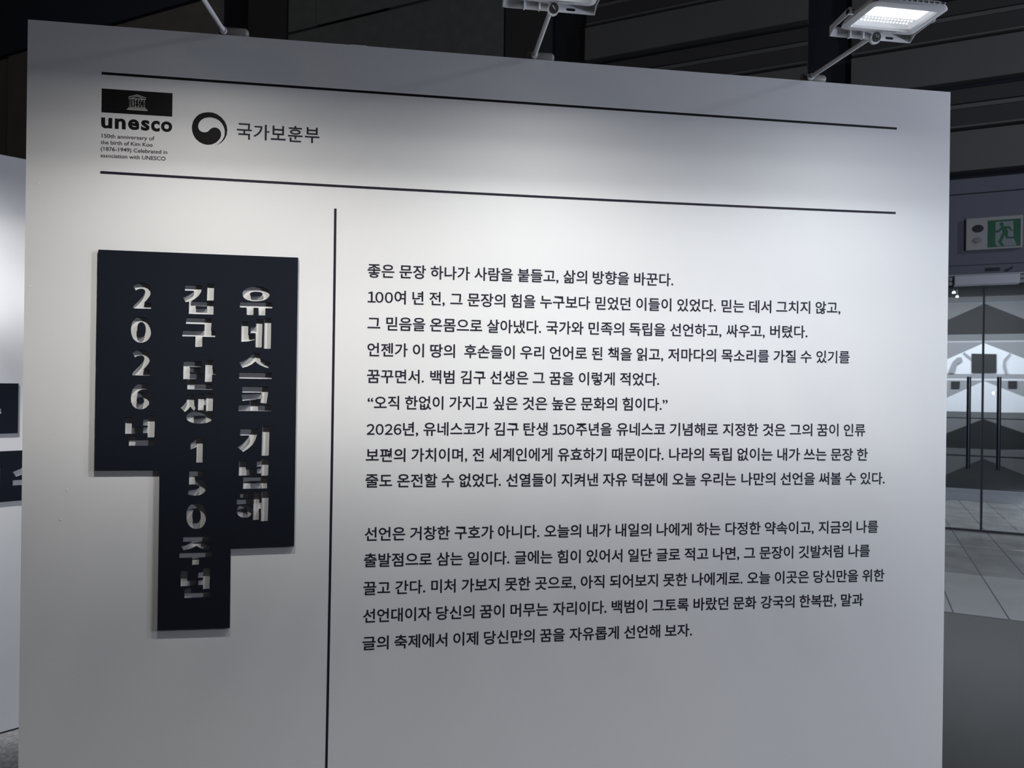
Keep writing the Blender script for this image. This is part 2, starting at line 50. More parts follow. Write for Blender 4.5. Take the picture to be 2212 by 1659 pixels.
LOBBY = [[24,[[-1.6,2.8872],[1.6,2.8872],[1.6,3.0697],[-1.6,3.0697]]],[100,[[-1.6,2.8058],[1.6,2.8058],[1.6,2.8872],[-1.6,2.8872]]],[112,[[-1.6,2.3531],[1.6,2.3531],[1.6,2.7895],[-1.6,2.7895]]],[38,[[0.347,2.7826],[-0.431,2.4068],[-0.4302,2.3396],[1.0658,2.3406],[1.0648,2.4291]]],[114,[[-1.6,2.262],[1.6,2.262],[1.6,2.3531],[-1.6,2.3531]]],[170,[[-1.6,2.2392],[1.6,2.2392],[1.6,2.262],[-1.6,2.262]]],[136,[[-1.6,1.7933],[1.6,1.7933],[1.6,2.2392],[-1.6,2.2392]]],[225,[[0.3418,2.2294],[-0.4247,1.836],[-0.4241,1.7822],[1.0714,1.791],[1.0704,1.8921]]],[150,[[-1.6,1.7282],[1.6,1.7282],[1.6,1.7933],[-1.6,1.7933]]],[215,[[-1.6,1.7022],[1.6,1.7022],[1.6,1.7282],[-1.6,1.7282]]],[150,[[-1.6,1.2597],[1.6,1.2597],[1.6,1.7022],[-1.6,1.7022]]],[222,[[0.3475,1.6957],[-0.4186,1.2788],[-0.4181,1.2319],[1.0767,1.2733],[1.0758,1.3617]]],[105,[[-1.6,1.1752],[1.6,1.1752],[1.6,1.2597],[-1.6,1.2597]]],[112,[[-1.6,0.7395],[1.6,0.7395],[1.6,1.1622],[-1.6,1.1622]]],[34,[[0.3421,1.1618],[-0.4132,0.7891],[-0.4122,0.6952],[1.0819,0.7685],[1.0807,0.8884]]],[90,[[-1.6,0.6484],[1.6,0.6484],[1.6,0.7395],[-1.6,0.7395]]],[88,[[-1.6,0.1804],[1.6,0.1804],[1.6,0.6289],[-1.6,0.6289]]],[45,[[0.3479,0.6088],[-0.4065,0.1789],[-0.4058,0.1119],[1.0875,0.2197],[1.0867,0.3017]]],[52,[[0.193,2.0806],[0.492,2.0723],[0.4947,1.8135],[0.1959,1.8121]]],[45,[[-0.0517,1.6852],[0.0564,1.6863],[0.0518,1.5874],[-0.0507,1.586]]],[45,[[0.6319,1.6984],[0.7341,1.6994],[0.7351,1.6033],[0.6329,1.6019]]],[150,[[-0.0931,1.8041],[-0.0131,1.8045],[0.0141,1.9234],[0.0816,1.976],[0.0754,2.0287],[0.0243,2.0289],[-0.032,1.9696]]],[160,[[0.1028,2.1075],[0.188,2.0282],[0.194,1.9889],[0.0917,2.0878]]],[160,[[0.644,2.0843],[0.6656,2.0841],[0.6018,1.9879],[0.5972,1.9106],[0.6253,1.8077],[0.5982,1.8076],[0.57,1.9106],[0.5746,1.9945]]]]
LOBBYBASE = [0.3636,0.1804]
RUNNER = [[[0.0877,3.3896],[0.2483,3.3899],[0.2501,3.216],[0.2797,3.122],[0.1095,3.1232],[0.0864,3.1502]]]
MAN = [[[0.0874,3.2968],[0.1152,3.3007],[0.1425,3.3374],[0.1676,3.3384],[0.2127,3.3348],[0.2407,3.285],[0.2283,3.2801],[0.2055,3.3116],[0.1879,3.3129],[0.2034,3.2701],[0.1989,3.2228],[0.2538,3.2187],[0.2565,3.1978],[0.1841,3.203],[0.1686,3.2429],[0.1443,3.1701],[0.1698,3.1265],[0.1397,3.1256],[0.1115,3.1724],[0.1532,3.2739],[0.1428,3.3045],[0.123,3.2762],[0.0876,3.2729]],[[0.122,3.3659],[0.132,3.38],[0.1496,3.3801],[0.1623,3.3627],[0.1575,3.3422],[0.14,3.3376],[0.1248,3.3478]]]

# ------------------------------------------------------------------ materials
def mat(name, col, rough=0.6, metal=0.0, spec=0.5, noise=None, bump=None, emit=None, alpha=None):
    m = bpy.data.materials.new(name); m.use_nodes = True; nt = m.node_tree; b = nt.nodes['Principled BSDF']
    b.inputs['Base Color'].default_value = (*col, 1); b.inputs['Roughness'].default_value = rough
    b.inputs['Metallic'].default_value = metal; b.inputs['Specular IOR Level'].default_value = spec
    if noise:
        sc, amt = noise
        tc = nt.nodes.new('ShaderNodeTexCoord'); n = nt.nodes.new('ShaderNodeTexNoise'); n.inputs['Scale'].default_value = sc; n.inputs['Detail'].default_value = 5
        r = nt.nodes.new('ShaderNodeMapRange'); r.inputs['From Min'].default_value = 0.3; r.inputs['From Max'].default_value = 0.7
        r.inputs['To Min'].default_value = 1-amt; r.inputs['To Max'].default_value = 1+amt
        mx = nt.nodes.new('ShaderNodeVectorMath'); mx.operation = 'SCALE'; mx.inputs[0].default_value = col
        nt.links.new(tc.outputs['Object'], n.inputs['Vector']); nt.links.new(n.outputs['Fac'], r.inputs['Value'])
        nt.links.new(r.outputs['Result'], mx.inputs['Scale']); nt.links.new(mx.outputs['Vector'], b.inputs['Base Color'])
    if bump:
        sc, amt = bump
        tc = nt.nodes.new('ShaderNodeTexCoord'); n = nt.nodes.new('ShaderNodeTexNoise'); n.inputs['Scale'].default_value = sc; n.inputs['Detail'].default_value = 3
        bp = nt.nodes.new('ShaderNodeBump'); bp.inputs['Strength'].default_value = amt; bp.inputs['Distance'].default_value = 0.001
        nt.links.new(tc.outputs['Object'], n.inputs['Vector']); nt.links.new(n.outputs['Fac'], bp.inputs['Height']); nt.links.new(bp.outputs['Normal'], b.inputs['Normal'])
    if emit: b.inputs['Emission Color'].default_value = (*emit[0], 1); b.inputs['Emission Strength'].default_value = emit[1]
    return m
def glass(name, refl=0.06, tint=(0.95, 0.97, 0.97)):
    m = bpy.data.materials.new(name); m.use_nodes = True; nt = m.node_tree; nt.nodes.clear()
    o = nt.nodes.new('ShaderNodeOutputMaterial'); mx = nt.nodes.new('ShaderNodeMixShader'); t = nt.nodes.new('ShaderNodeBsdfTransparent'); g = nt.nodes.new('ShaderNodeBsdfGlossy')
    t.inputs[0].default_value = (*tint, 1); g.inputs['Roughness'].default_value = 0.02; g.inputs['Color'].default_value = (1, 1, 1, 1); mx.inputs[0].default_value = refl
    nt.links.new(t.outputs[0], mx.inputs[1]); nt.links.new(g.outputs[0], mx.inputs[2]); nt.links.new(mx.outputs[0], o.inputs[0]); return m
def s2l(v): v /= 255; return v/12.92 if v < .04 else ((v+.055)/1.055)**2.4
M = dict(
 board=mat('white painted board', (0.80, 0.80, 0.80), 0.75, spec=0.25, bump=(420, 0.10)),
 ink=mat('black vinyl lettering', (0.016, 0.013, 0.026), 0.55, spec=0.3),
 inkb=mat('black logo vinyl', (0.008, 0.008, 0.009), 0.6, spec=0.2),
 paper=mat('white logo print', (0.55, 0.56, 0.52), 0.7),
 plate=mat('navy foam board', (0.012, 0.015, 0.023), 0.8, spec=0.06),
 lampw=mat('white lamp enamel', (0.72, 0.73, 0.75), 0.4),
 lampb=mat('grey lamp bracket', (0.62, 0.63, 0.64), 0.45),
 clamp=mat('grey plastic clamp', (0.22, 0.21, 0.20), 0.5),
 steel=mat('chromed screw', (0.75, 0.75, 0.75), 0.2, metal=1),
 dark=mat('black recess', (0.01, 0.01, 0.012), 0.6),
 reflector=mat('lamp reflector', (0.8, 0.8, 0.82), 0.35, emit=((0.9, 0.95, 1.0), 0.35)),  # spread of the LED glow put in as emission
 led=mat('led chip', (0.9, 0.9, 0.9), 0.4, emit=((0.93, 0.97, 1.0), 3.0)),
 lens=mat('lit led field', (0.9, 0.9, 0.9), 0.4, emit=((0.95, 0.98, 1.0), 2.2)),
 lampglass=glass('lamp cover glass', 0.04, (1, 1, 1)),
 floor=mat('dark polished floor', (0.034, 0.031, 0.028), 0.42, spec=0.22, noise=(1.2, 0.12), bump=(60, 0.05)),
 tile=mat('grey stone tile', (0.21, 0.21, 0.205), 0.22, spec=0.5, noise=(3.0, 0.25)),
 tilel=mat('pale stone tile', (0.25, 0.245, 0.24), 0.35, spec=0.5, noise=(3.0, 0.12)),
 clad=mat('grey cladding', (0.115, 0.115, 0.112), 0.7, noise=(1.0, 0.06)),
 cladb=mat('blue grey cladding', (0.125, 0.135, 0.17), 0.65, noise=(1.0, 0.06)),
 cladd=mat('dark navy recess', (0.010, 0.012, 0.020), 0.8),
 cladk=mat('brown black cladding', (0.048, 0.046, 0.048), 0.8),
 cladf=mat('dark acoustic panel', (0.15, 0.16, 0.16), 0.9, noise=(6, 0.1)),
 cladn=mat('navy fascia', (0.05, 0.058, 0.09), 0.8),
 cladw=mat('warm dark panel', (0.22, 0.20, 0.19), 0.9, noise=(3, 0.1)),
 ceil=mat('black roof', (0.02, 0.023, 0.03), 0.9),
 alu=mat('brushed aluminium', (0.42, 0.43, 0.47), 0.45, metal=0.3),
 hand=mat('dark steel handle', (0.10, 0.11, 0.13), 0.3, metal=0.9),
 doorglass=glass('door glass', 0.07, (0.86, 0.89, 0.90)),
 frame=mat('black door frame', (0.02, 0.02, 0.026), 0.5),
 signw=mat('white sign casing', (0.34, 0.34, 0.34), 0.5),
 green=mat('green exit panel', (0.008, 0.10, 0.045), 0.4),
 greyp=mat('pale pictogram', (0.22, 0.25, 0.27), 0.5),
 lobbyw=mat('lobby wall', (0.20, 0.21, 0.24), 0.7),
)
def terrazzo(m):
    nt = m.node_tree; b = nt.nodes['Principled BSDF']
    tc = nt.nodes.new('ShaderNodeTexCoord'); v = nt.nodes.new('ShaderNodeTexVoronoi'); v.inputs['Scale'].default_value = 75
    r = nt.nodes.new('ShaderNodeValToRGB'); r.color_ramp.elements[0].color = (0.20, 0.20, 0.205, 1); r.color_ramp.elements[1].color = (0.38, 0.38, 0.39, 1)
    sp = nt.nodes.new('ShaderNodeSeparateColor')
    nt.links.new(tc.outputs['Object'], v.inputs['Vector']); nt.links.new(v.outputs['Color'], sp.inputs[0]); nt.links.new(sp.outputs[0], r.inputs[0]); nt.links.new(r.outputs[0], b.inputs['Base Color'])
M['terr'] = mat('speckled terrazzo', (0.2, 0.2, 0.2), 0.5); terrazzo(M['terr'])

# ------------------------------------------------------------------ helpers
def obj(name, bm, m, parent=None, smooth=False):
    me = bpy.data.meshes.new(name)
    if isinstance(bm, tuple): me.from_pydata(bm[0], [], bm[1])
    else:
        bmesh.ops.recalc_face_normals(bm, faces=bm.faces); bm.to_mesh(me); bm.free()
    me.materials.append(m); me.update()
    if smooth:
        for p in me.polygons: p.use_smooth = True
        try: me.set_sharp_from_angle(angle=0.7)
        except Exception: pass
    o = bpy.data.objects.new(name, me); C.objects.link(o)
    if parent: o.parent = parent
    return o
def empty(name, loc=(0, 0, 0), rz=0.0):
    o = bpy.data.objects.new(name, None); o.location = loc; o.rotation_euler = (0, 0, rz); o.empty_display_size = 0.1; C.objects.link(o); return o
def tag(o, label, cat, group=None):
    o['label'] = label; o['category'] = cat
    if group: o['group'] = group
    return o
def struct(o): o['kind'] = 'structure'; return o
def box(bm, x0, x1, y0, y1, z0, z1, bev=0.0):
    vs = [bm.verts.new((x, y, z)) for x in (x0, x1) for y in (y0, y1) for z in (z0, z1)]
    fs = [bm.faces.new([vs[i] for i in q]) for q in ((0, 1, 3, 2), (4, 6, 7, 5), (0, 4, 5, 1), (2, 3, 7, 6), (0, 2, 6, 4), (1, 5, 7, 3))]
    if bev:
        es = list({e for f in fs for e in f.edges}); bmesh.ops.bevel(bm, geom=es, offset=bev, segments=2, affect='EDGES', profile=0.5)
    return bm
def tube(bm, p, q, r, seg=14, cap=True, r2=None):
    p = Vector(p); q = Vector(q); d = (q-p); z = d.normalized(); a = z.orthogonal().normalized(); b = z.cross(a); r2 = r if r2 is None else r2
    A = [bm.verts.new(p+(a*math.cos(t)+b*math.sin(t))*r) for t in [2*math.pi*i/seg for i in range(seg)]]
    B = [bm.verts.new(q+(a*math.cos(t)+b*math.sin(t))*r2) for t in [2*math.pi*i/seg for i in range(seg)]]
    for i in range(seg): bm.faces.new((A[i], A[(i+1) % seg], B[(i+1) % seg], B[i]))
    if cap: bm.faces.new(A[::-1]); bm.faces.new(B)
    return bm
def rrect(x0, x1, y0, y1, r, n=5):
    pts = []
    for cx, cy, a0 in ((x1-r, y1-r, 0), (x0+r, y1-r, 90), (x0+r, y0+r, 180), (x1-r, y0+r, 270)):
        for i in range(n+1):
            a = math.radians(a0+90*i/n); pts.append((cx+r*math.cos(a), cy+r*math.sin(a)))
    return pts
def loft(bm, rings, cap0=True, cap1=True):
    R = [[bm.verts.new(p) for p in ring] for ring in rings]; n = len(R[0])
    for A, B in zip(R, R[1:]):
        for i in range(n): bm.faces.new((A[i], A[(i+1) % n], B[(i+1) % n], B[i]))
    if cap0: bm.faces.new(R[0][::-1])
    if cap1: bm.faces.new(R[-1])
    return bm
TMP = bpy.data.scenes.new('tmp')
def to_mesh_data(o):
    TMP.collection.objects.link(o); vl = TMP.view_layers[0]; vl.update(); dg = vl.depsgraph
    dg.update(); return bpy.data.meshes.new_from_object(o.evaluated_get(dg))
def curve2d(polys, depth=0.0):
    """filled 2-D outline (even-odd, so holes and islands work) -> mesh in the xy plane, thickness 2*depth"""
    cu = bpy.data.curves.new('c', 'CURVE'); cu.dimensions = '2D'; cu.fill_mode = 'BOTH'; cu.extrude = depth
    for pl in polys:
        s = cu.splines.new('POLY'); s.points.add(len(pl)-1)
        for i, p in enumerate(pl): s.points[i].co = (p[0], p[1], 0, 1)
        s.use_cyclic_u = True
    o = bpy.data.objects.new('c', cu); me = to_mesh_data(o)
    V = [tuple(v.co) for v in me.vertices]; F = [tuple(p.vertices) for p in me.polygons]
    bpy.data.objects.remove(o); bpy.data.meshes.remove(me); bpy.data.curves.remove(cu)
    return V, F
def wallpoly(polys, y, depth=0.0):
    V, F = curve2d(polys, depth)
    return [(v[0], y-v[2], v[1]) for v in V], [f for f in F]
_g = {}
def glyph_batch(words, off):
    """outlines of many words from one text object, one word per line"""
    words = list(dict.fromkeys(words)); SP = 4.0
    cu = bpy.data.curves.new('t', 'FONT'); cu.body = '\n'.join(words); cu.offset = off; cu.resolution_u = 4; cu.fill_mode = 'FRONT'; cu.space_line = SP
    o = bpy.data.objects.new('t', cu); me = to_mesh_data(o)
    P = [(v.co.x, v.co.y) for v in me.vertices]; buckets = [([], [], {}) for _ in words]
    for p in me.polygons:
        k = int(round(-(P[p.vertices[0]][1]-0.375)/SP)); Vb, Fb, mp = buckets[k]; f = []
        for i in p.vertices:
            if i not in mp: mp[i] = len(Vb); Vb.append((P[i][0], P[i][1]+k*SP))
            f.append(mp[i])
        Fb.append(tuple(f))
    for t, (Vb, Fb, _) in zip(words, buckets): _g[(t, off)] = (Vb, Fb)
    bpy.data.objects.remove(o); bpy.data.meshes.remove(me); bpy.data.curves.remove(cu)
WT = 0.016
glyph_batch([w[0] for co, ws in TEXT for w in ws], WT)
glyph_batch([t[0] for t in SMALL]+[t[0] for t in GL_MIN], 0.012)
glyph_batch([t[0] for t in GL_WORD], 0.034); glyph_batch([t[0] for t in GL_TEMPLE]+['MEGAMAN®'], 0.0)
FULL = {'0': '０', '1': '１', '2': '２', '5': '５', '6': '６'}; ADV = {'0': 0.62, '1': 0.40, '2': 0.58, '5': 0.57, '6': 0.62}
glyph_batch(list(FULL.values())+[w[0].lstrip('0123456789') for co, ws in TEXT for w in ws if w[0][0].isdigit()], WT)
def digits_word(t):
    """figures from the same face as the syllables, set at figure width, then the rest of the word"""
    V = []; F = []; x = 0
    for ch in t:
        if not ch.isdigit(): break
        v, f = _g[(FULL[ch], WT)]; x0 = min(a for a, b in v); x1 = max(a for a, b in v); y0 = min(b for a, b in v); y1 = max(b for a, b in v); k = 0.745/(0.745+0.02)*0.75/(y1-y0)
        n = len(V); V += [(x+(ADV[ch]-(x1-x0)*k)/2+(a-x0)*k, -0.02+(b-y0)*k) for a, b in v]; F += [tuple(i+n for i in q) for q in f]; x += ADV[ch]
    v, f = _g[(t.lstrip('0123456789'), WT)]; x0 = min(a for a, b in v); n = len(V)
    V += [(a-x0+x+0.05, b) for a, b in v]; F += [tuple(i+n for i in q) for q in f]; return V, F
for co, ws in TEXT:
    for wd in ws:
        if wd[0][0].isdigit(): _g[(wd[0], WT)] = digits_word(wd[0])
glyph_batch(['1', '(1', '(1876-1'], 0.012)
for t in SMALL:   # the thin figure one gets its flag
    for p in ('1', '(1', '(1876-1'):
        if t[0].startswith(p) and t[0] not in (p,):
            v, f = _g[(t[0], 0.012)]; e = max(a for a, b in _g[(p, 0.012)][0]); h = max(b for a, b in _g[('1', 0.012)][0]); n = len(v)
            v = list(v)+[(e-0.06, h), (e-0.06, h-0.10), (e-0.20, h-0.15), (e-0.20, h-0.08)]; f = list(f)+[(n, n+1, n+2, n+3)]; _g[(t[0], 0.012)] = (v, f)
def glyph(t, off=0.0): return _g[(t, off)]
class Print:
    """flat lettering collected into one mesh standing on a wall plane"""
    def __init__(s): s.V = []; s.F = []
    def add(s, V, F, fx, fz, y):
        n = len(s.V); s.V += [(fx(a, b), y, fz(a, b)) for a, b in V]; s.F += [tuple(i+n for i in f) for f in F]
    def fit(s, t, l, b, r, tp, off, y):
        V, F = glyph(t, off); x0 = min(v[0] for v in V); x1 = max(v[0] for v in V); y0 = min(v[1] for v in V); y1 = max(v[1] for v in V)
        s.add(V, F, lambda a, c: l+(a-x0)/(x1-x0)*(r-l), lambda a, c: b+(c-y0)/(y1-y0)*(tp-b), y)
    def poly(s, pl, y):
        n = len(s.V); s.V += [(p[0], y, p[1]) for p in pl]; s.F.append(tuple(range(n, n+len(pl))))
    def make(s, name, m, parent): return obj(name, (s.V, s.F), m, parent)

# ------------------------------------------------------------------ facade frame (doors, cladding)
F0 = Vector((7.17998, 5.39069, 0)); FA = -math.radians(33.75)
def facade_empty(name): return empty(name, F0, FA)

# floor
bm = bmesh.new(); box(bm, -14, 14, -8, 16, -0.05, -0.004)
floor = struct(obj('floor', bm, M['floor']))
# terrazzo apron round the exhibition stand: a bordered field laid in the floor
bm = bmesh.new(); box(bm, -9, 1.9, -0.9, 9, -0.004, 0.0); obj('terrazzo_field', bm, M['terr'], floor)
# stone tiles before the doors
rows = [(-3.505, -2.18), (-2.18, -0.855), (-0.855, 0.0), (0.0, 1.35), (1.35, 2.7)]
tl = None; k = 0
inv = Matrix.Translation(F0) @ Matrix.Rotation(FA, 4, 'Z')
for (n0, n1) in rows:
    for i in range(-7, 7):
        u0 = -0.275+i*0.333; g = 0.0035
        bm = bmesh.new(); h = random.uniform(0, 0.0006)
        box(bm, u0+g, u0+0.333-g, n0+g, n1-g, -0.02, h, 0.0015)
        o = obj('floor_tile', bm, M['tile' if n0 > -3 else 'tilel'], floor); o.matrix_parent_inverse = Matrix(); o.matrix_basis = inv
# ceiling and enclosing hall
bm = bmesh.new(); box(bm, -18, 18, -10, 24, 10.5, 10.7); struct(obj('ceiling', bm, M['ceil']))
bm = bmesh.new(); box(bm, -18, 18, -10.2, -10, 0, 10.5); struct(obj('wall_front', bm, M['ceil']))
bm = bmesh.new(); box(bm, -18.2, -18, -10, 24, 0, 10.5); struct(obj('wall_left', bm, M['ceil']))
bm = bmesh.new(); box(bm, 18, 18.2, -10, 24, 0, 10.5); struct(obj('wall_right', bm, M['ceil']))

# facade wall: backing + cladding boards (each a part)
wall = struct(facade_empty('wall_back'))
bm = bmesh.new(); box(bm, -24, -1.1, 0.12, 0.3, 0, 10.4); box(bm, 1.1, 9, 0.12, 0.3, 0, 10.4); box(bm, -1.1, 1.1, 0.12, 0.3, 2.72, 10.4)
obj('backing', bm, M['cladd'], wall)
def clad(u0, u1, z0, z1, m, d=0.0, name='cladding_board'):
    bm = bmesh.new(); box(bm, u0, u1, -d, 0.12, z0, z1, 0.004); return obj(name, bm, M[m], wall)
def module(u0, u1, zb):   # one metre of the banded cladding, zb = bottom of the wide grey board
    clad(u0, u1, zb, zb+0.444, 'clad', 0.02)
    clad(u0, u1, zb+0.488, zb+0.512, 'clad', 0.0, 'trim_strip')
    clad(u0, u1, zb+0.514, zb+0.704, 'cladk', -0.03)
    clad(u0, u1, zb+0.706, zb+0.752, 'clad', -0.02, 'trim_strip')
    clad(u0, u1, zb+0.762, zb+0.92, 'cladk', -0.01)
for zb in (3.99, 4.99, 5.99, 6.99):
    for u0, u1 in ((-1.36, 1.3), (1.3, 4.2), (-4.67, -1.84)): module(u0, u1, zb)
for u0, u1 in ((-1.36, 1.3), (1.3, 4.2), (-4.67, -1.84)):
    clad(u0, u1, 3.74, 3.905, 'cladb', 0.0); clad(u0, u1, 2.945, 3.73, 'cladb', 0.0)
clad(-1.1, 1.1, 2.845, 2.94, 'cladb', 0.01)
# door header trim and plain piers beside the doors
clad(-1.1, 1.1, 2.828, 2.842, 'alu', 0.03, 'trim_strip')
for u0, u1 in ((-1.84, -1.02), (1.02, 4.2), (-4.67, -1.84)): clad(u0, u1, 0.0, 2.94, 'cladb', 0.0)
# far left: tall dark acoustic panels and a column
clad(-9.9, -5.93, 2.0, 7.33, 'cladf', 0.02, 'acoustic_panel'); clad(-9.9, -5.93, 7.37, 9.6, 'cladf', 0.02, 'acoustic_panel')
clad(-5.90, -5.20, 2.0, 9.6, 'cladk', -0.02, 'acoustic_panel')
clad(-10.75, -9.93, 2.0, 9.6, 'cladk', 0.06, 'column_casing')
clad(-13.9, -11.5, 2.0, 8.32, 'cladw', 0.02, 'acoustic_panel'); clad(-17.5, -13.93, 2.0, 8.32, 'cladw', 0.02, 'acoustic_panel'); clad(-22, -17.53, 2.0, 8.32, 'cladw', -0.03, 'acoustic_panel')
clad(-22, -11.5, 8.37, 10.3, 'cladn', 0.04, 'fascia_board')
clad(-9.3, -7.9, 7.37, 9.6, 'cladf', 0.03, 'acoustic_panel')

# doors
for i, (sx, nm) in enumerate(((-1, 'door_1'), (1, 'door_2'))):
    d = struct(facade_empty(nm)); a, b = (0.008, 0.985) if sx > 0 else (-0.985, -0.008)
    bm = bmesh.new(); box(bm, a, b, 0.03, 0.042, 0.03, 2.70); obj('glass_pane', bm, M['doorglass'], d)
    bm = bmesh.new(); box(bm, a, b, 0.022, 0.05, 0.006, 0.03); obj('bottom_rail', bm, M['frame'], d)
    e0, e1 = (0.001, 0.010) if sx > 0 else (-0.010, -0.001)
    bm = bmesh.new(); box(bm, e0, e1, 0.022, 0.05, 0.006, 2.70); obj('edge_seal', bm, M['frame'], d)
    uh = 0.14*sx; bm = bmesh.new(); tube(bm, (uh, -0.05, 0.70), (uh, -0.05, 1.712), 0.021, 18); hd = obj('handle', bm, M['hand'], d, True)
    for z in (0.78, 1.63):
        bm = bmesh.new(); tube(bm, (uh, -0.05, z), (uh, 0.03, z), 0.01, 12); obj('standoff', bm, M['hand'], hd, True)
    if sx > 0:
        bm = bmesh.new(); tube(bm, (0.095, -0.01, 1.535), (0.095, 0.03, 1.535), 0.02, 16); obj('lock_cylinder', bm, M['steel'], d, True)
bm = bmesh.new(); box(bm, -1.1, -0.99, -0.01, 0.12, 0, 2.83, 0.003); box(bm, 0.99, 1.1, -0.01, 0.12, 0, 2.83, 0.003)
jm = struct(facade_empty('trim_1')); obj('door_jamb', bm, M['frame'], jm)
# door operator box over the seam
ob = facade_empty('door_operator_box'); tag(ob, 'long aluminium door operator box over the glass double doors', 'door operator')
bm = bmesh.new(); box(bm, -0.293, 0.313, -0.09, 0.02, 2.715, 2.822, 0.006); obj('casing', bm, M['alu'], ob)
for u0, u1 in ((-0.345, -0.312), (0.318, 0.40)):
    bm = bmesh.new()
    tube(bm, (u0, -0.05, 2.79), (u1, -0.05, 2.79), 0.022, 14); tube(bm, (u0, -0.05, 2.742), (u1, -0.05, 2.742), 0.022, 14); obj('end_roller', bm, M['signw'], ob, True)
bm = bmesh.new(); box(bm, 0.006, 0.14, -0.022, -0.008, 2.868, 2.902, 0.004); tag(obj('door_sensor', bm, M['dark']), 'black oblong sensor above the door operator box', 'sensor')
bpy.data.objects['door_sensor'].matrix_world = inv
bm = bmesh.new(); loft(bm, [[(p[0], y, p[1]) for p in [(0.185, 2.858), (0.215, 2.856), (0.25, 2.884), (0.262, 2.905), (0.25, 2.906), (0.225, 2.886), (0.19, 2.882)]] for y in (-0.022, -0.008)])
o = tag(obj('key_switch', bm, M['dark']), 'small curved black switch right of the oblong door sensor', 'switch'); o.matrix_world = inv

# exit sign
ex = facade_empty('exit_sign'); tag(ex, 'green running-figure emergency exit sign with speaker, above the glass doors', 'exit sign')
bm = bmesh.new(); box(bm, -0.186, 0.335, -0.06, 0.0, 3.098, 3.45, 0.006); obj('casing', bm, M['signw'], ex)
bm = bmesh.new(); box(bm, 0.017, 0.316, -0.064, -0.058, 3.118, 3.41, 0.001); gp = obj('green_panel', bm, M['green'], ex)
pr = Print(); V, F = curve2d(RUNNER); n0 = len(pr.V); pr.V += [(v[0], -0.0648, v[1]) for v in V]; pr.F += F; pr.make('doorway_pictogram', M['greyp'], gp)
pr = Print(); V, F = curve2d(MAN); pr.V += [(v[0], -0.0655, v[1]) for v in V]; pr.F += F; pr.make('running_figure', M['green'], gp)
bm = bmesh.new(); loft(bm, [[(-0.075+0.054*math.cos(t)*s, y, 3.33+0.042*math.sin(t)*s) for t in [2*math.pi*i/16 for i in range(16)]] for s, y in ((1, -0.059), (1, -0.066), (0.8, -0.068))]); obj('speaker_grille', bm, M['dark'], ex)
bm = bmesh.new(); loft(bm, [[(-0.078+0.044*math.cos(t)*s, y, 3.206+0.030*math.sin(t)*s) for t in [2*math.pi*i/16 for i in range(16)]] for s, y in ((1, -0.059), (0.9, -0.072), (0.55, -0.076))]); obj('strobe_lens', bm, M['greyp'], ex, True)
bm = bmesh.new(); loft(bm, [[(p[0], y, p[1]) for p in [(-0.118, 3.20), (-0.038, 3.20), (-0.078, 3.165)]] for y in (-0.0765, -0.079)]); obj('strobe_mark', bm, M['clamp'], ex)

# lobby behind the glass
lob = struct(facade_empty('wall_lobby'))
bm = bmesh.new(); box(bm, -2.2, 2.2, 2.70, 2.8, 0, 3.2); obj('display_wall', bm, M['lobbyw'], lob)
bm = bmesh.new(); box(bm, -2.2, 2.2, 2.66, 2.70, 0, 0.17, 0.004); obj('plinth', bm, M['lobbyw'], lob)
bm = bmesh.new(); box(bm, -2.25, -2.2, 0.3, 2.8, 0, 3.2); obj('side_wall', bm, M['lobbyw'], lob)
bm = bmesh.new(); box(bm, 2.2, 2.25, 0.3, 2.8, 0, 3.2); obj('side_wall', bm, M['lobbyw'], lob)
bm = bmesh.new(); box(bm, -2.25, 2.25, 0.3, 2.8, 3.2, 3.3); obj('soffit', bm, M['lobbyw'], lob)
gm = {}
for i, (col, pl) in enumerate(LOBBY):
    al = min(0.85, s2l(col)*(0.98 if col > 80 else 0.72))
    if col not in gm: gm[col] = mat('display print %d' % col, (al*0.97, al*0.985, al*1.04), 0.6)
    y = 2.698-0.0015*i
    V, F = curve2d([pl], 0.0)
    V = [(v[0], y, v[1]) for v in V]; obj('graphic_panel', (V, F), gm[col], lob)
fm = Matrix.Translation(F0) @ Matrix.Rotation(FA, 4, 'Z')
lo = area('lobby_lamp', (fm @ Vector((0, 1.3, 3.15))), (0, 0, FA), 3.0, 0.5, 150, (0.9, 0.94, 1.0))
dlm = mat('lit downlight', (0.9, 0.9, 0.85), 0.4, emit=((1.0, 0.95, 0.82), 0.45))  # emissive heads hung behind the glass in place of two lamp reflections
for uu, nn, zz, lb in ((-0.144, 1.5, 2.818, 'upper of two small glowing heads standing in for lamp reflections in the door glass'), (-0.057, 2.0, 2.817, 'lower of two small glowing heads standing in for lamp reflections in the door glass')):
    dl = tag(empty('glint', fm @ Vector((uu, nn, 3.2))), lb, 'reflection stand-in', 'reflection stand-ins')
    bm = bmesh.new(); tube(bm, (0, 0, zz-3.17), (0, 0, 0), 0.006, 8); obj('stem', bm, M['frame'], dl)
    bm = bmesh.new(); tube(bm, (0, 0, zz-3.21), (0, 0, zz-3.185), 0.020, 16, True, 0.014); obj('glint_head', bm, dlm, dl, True)

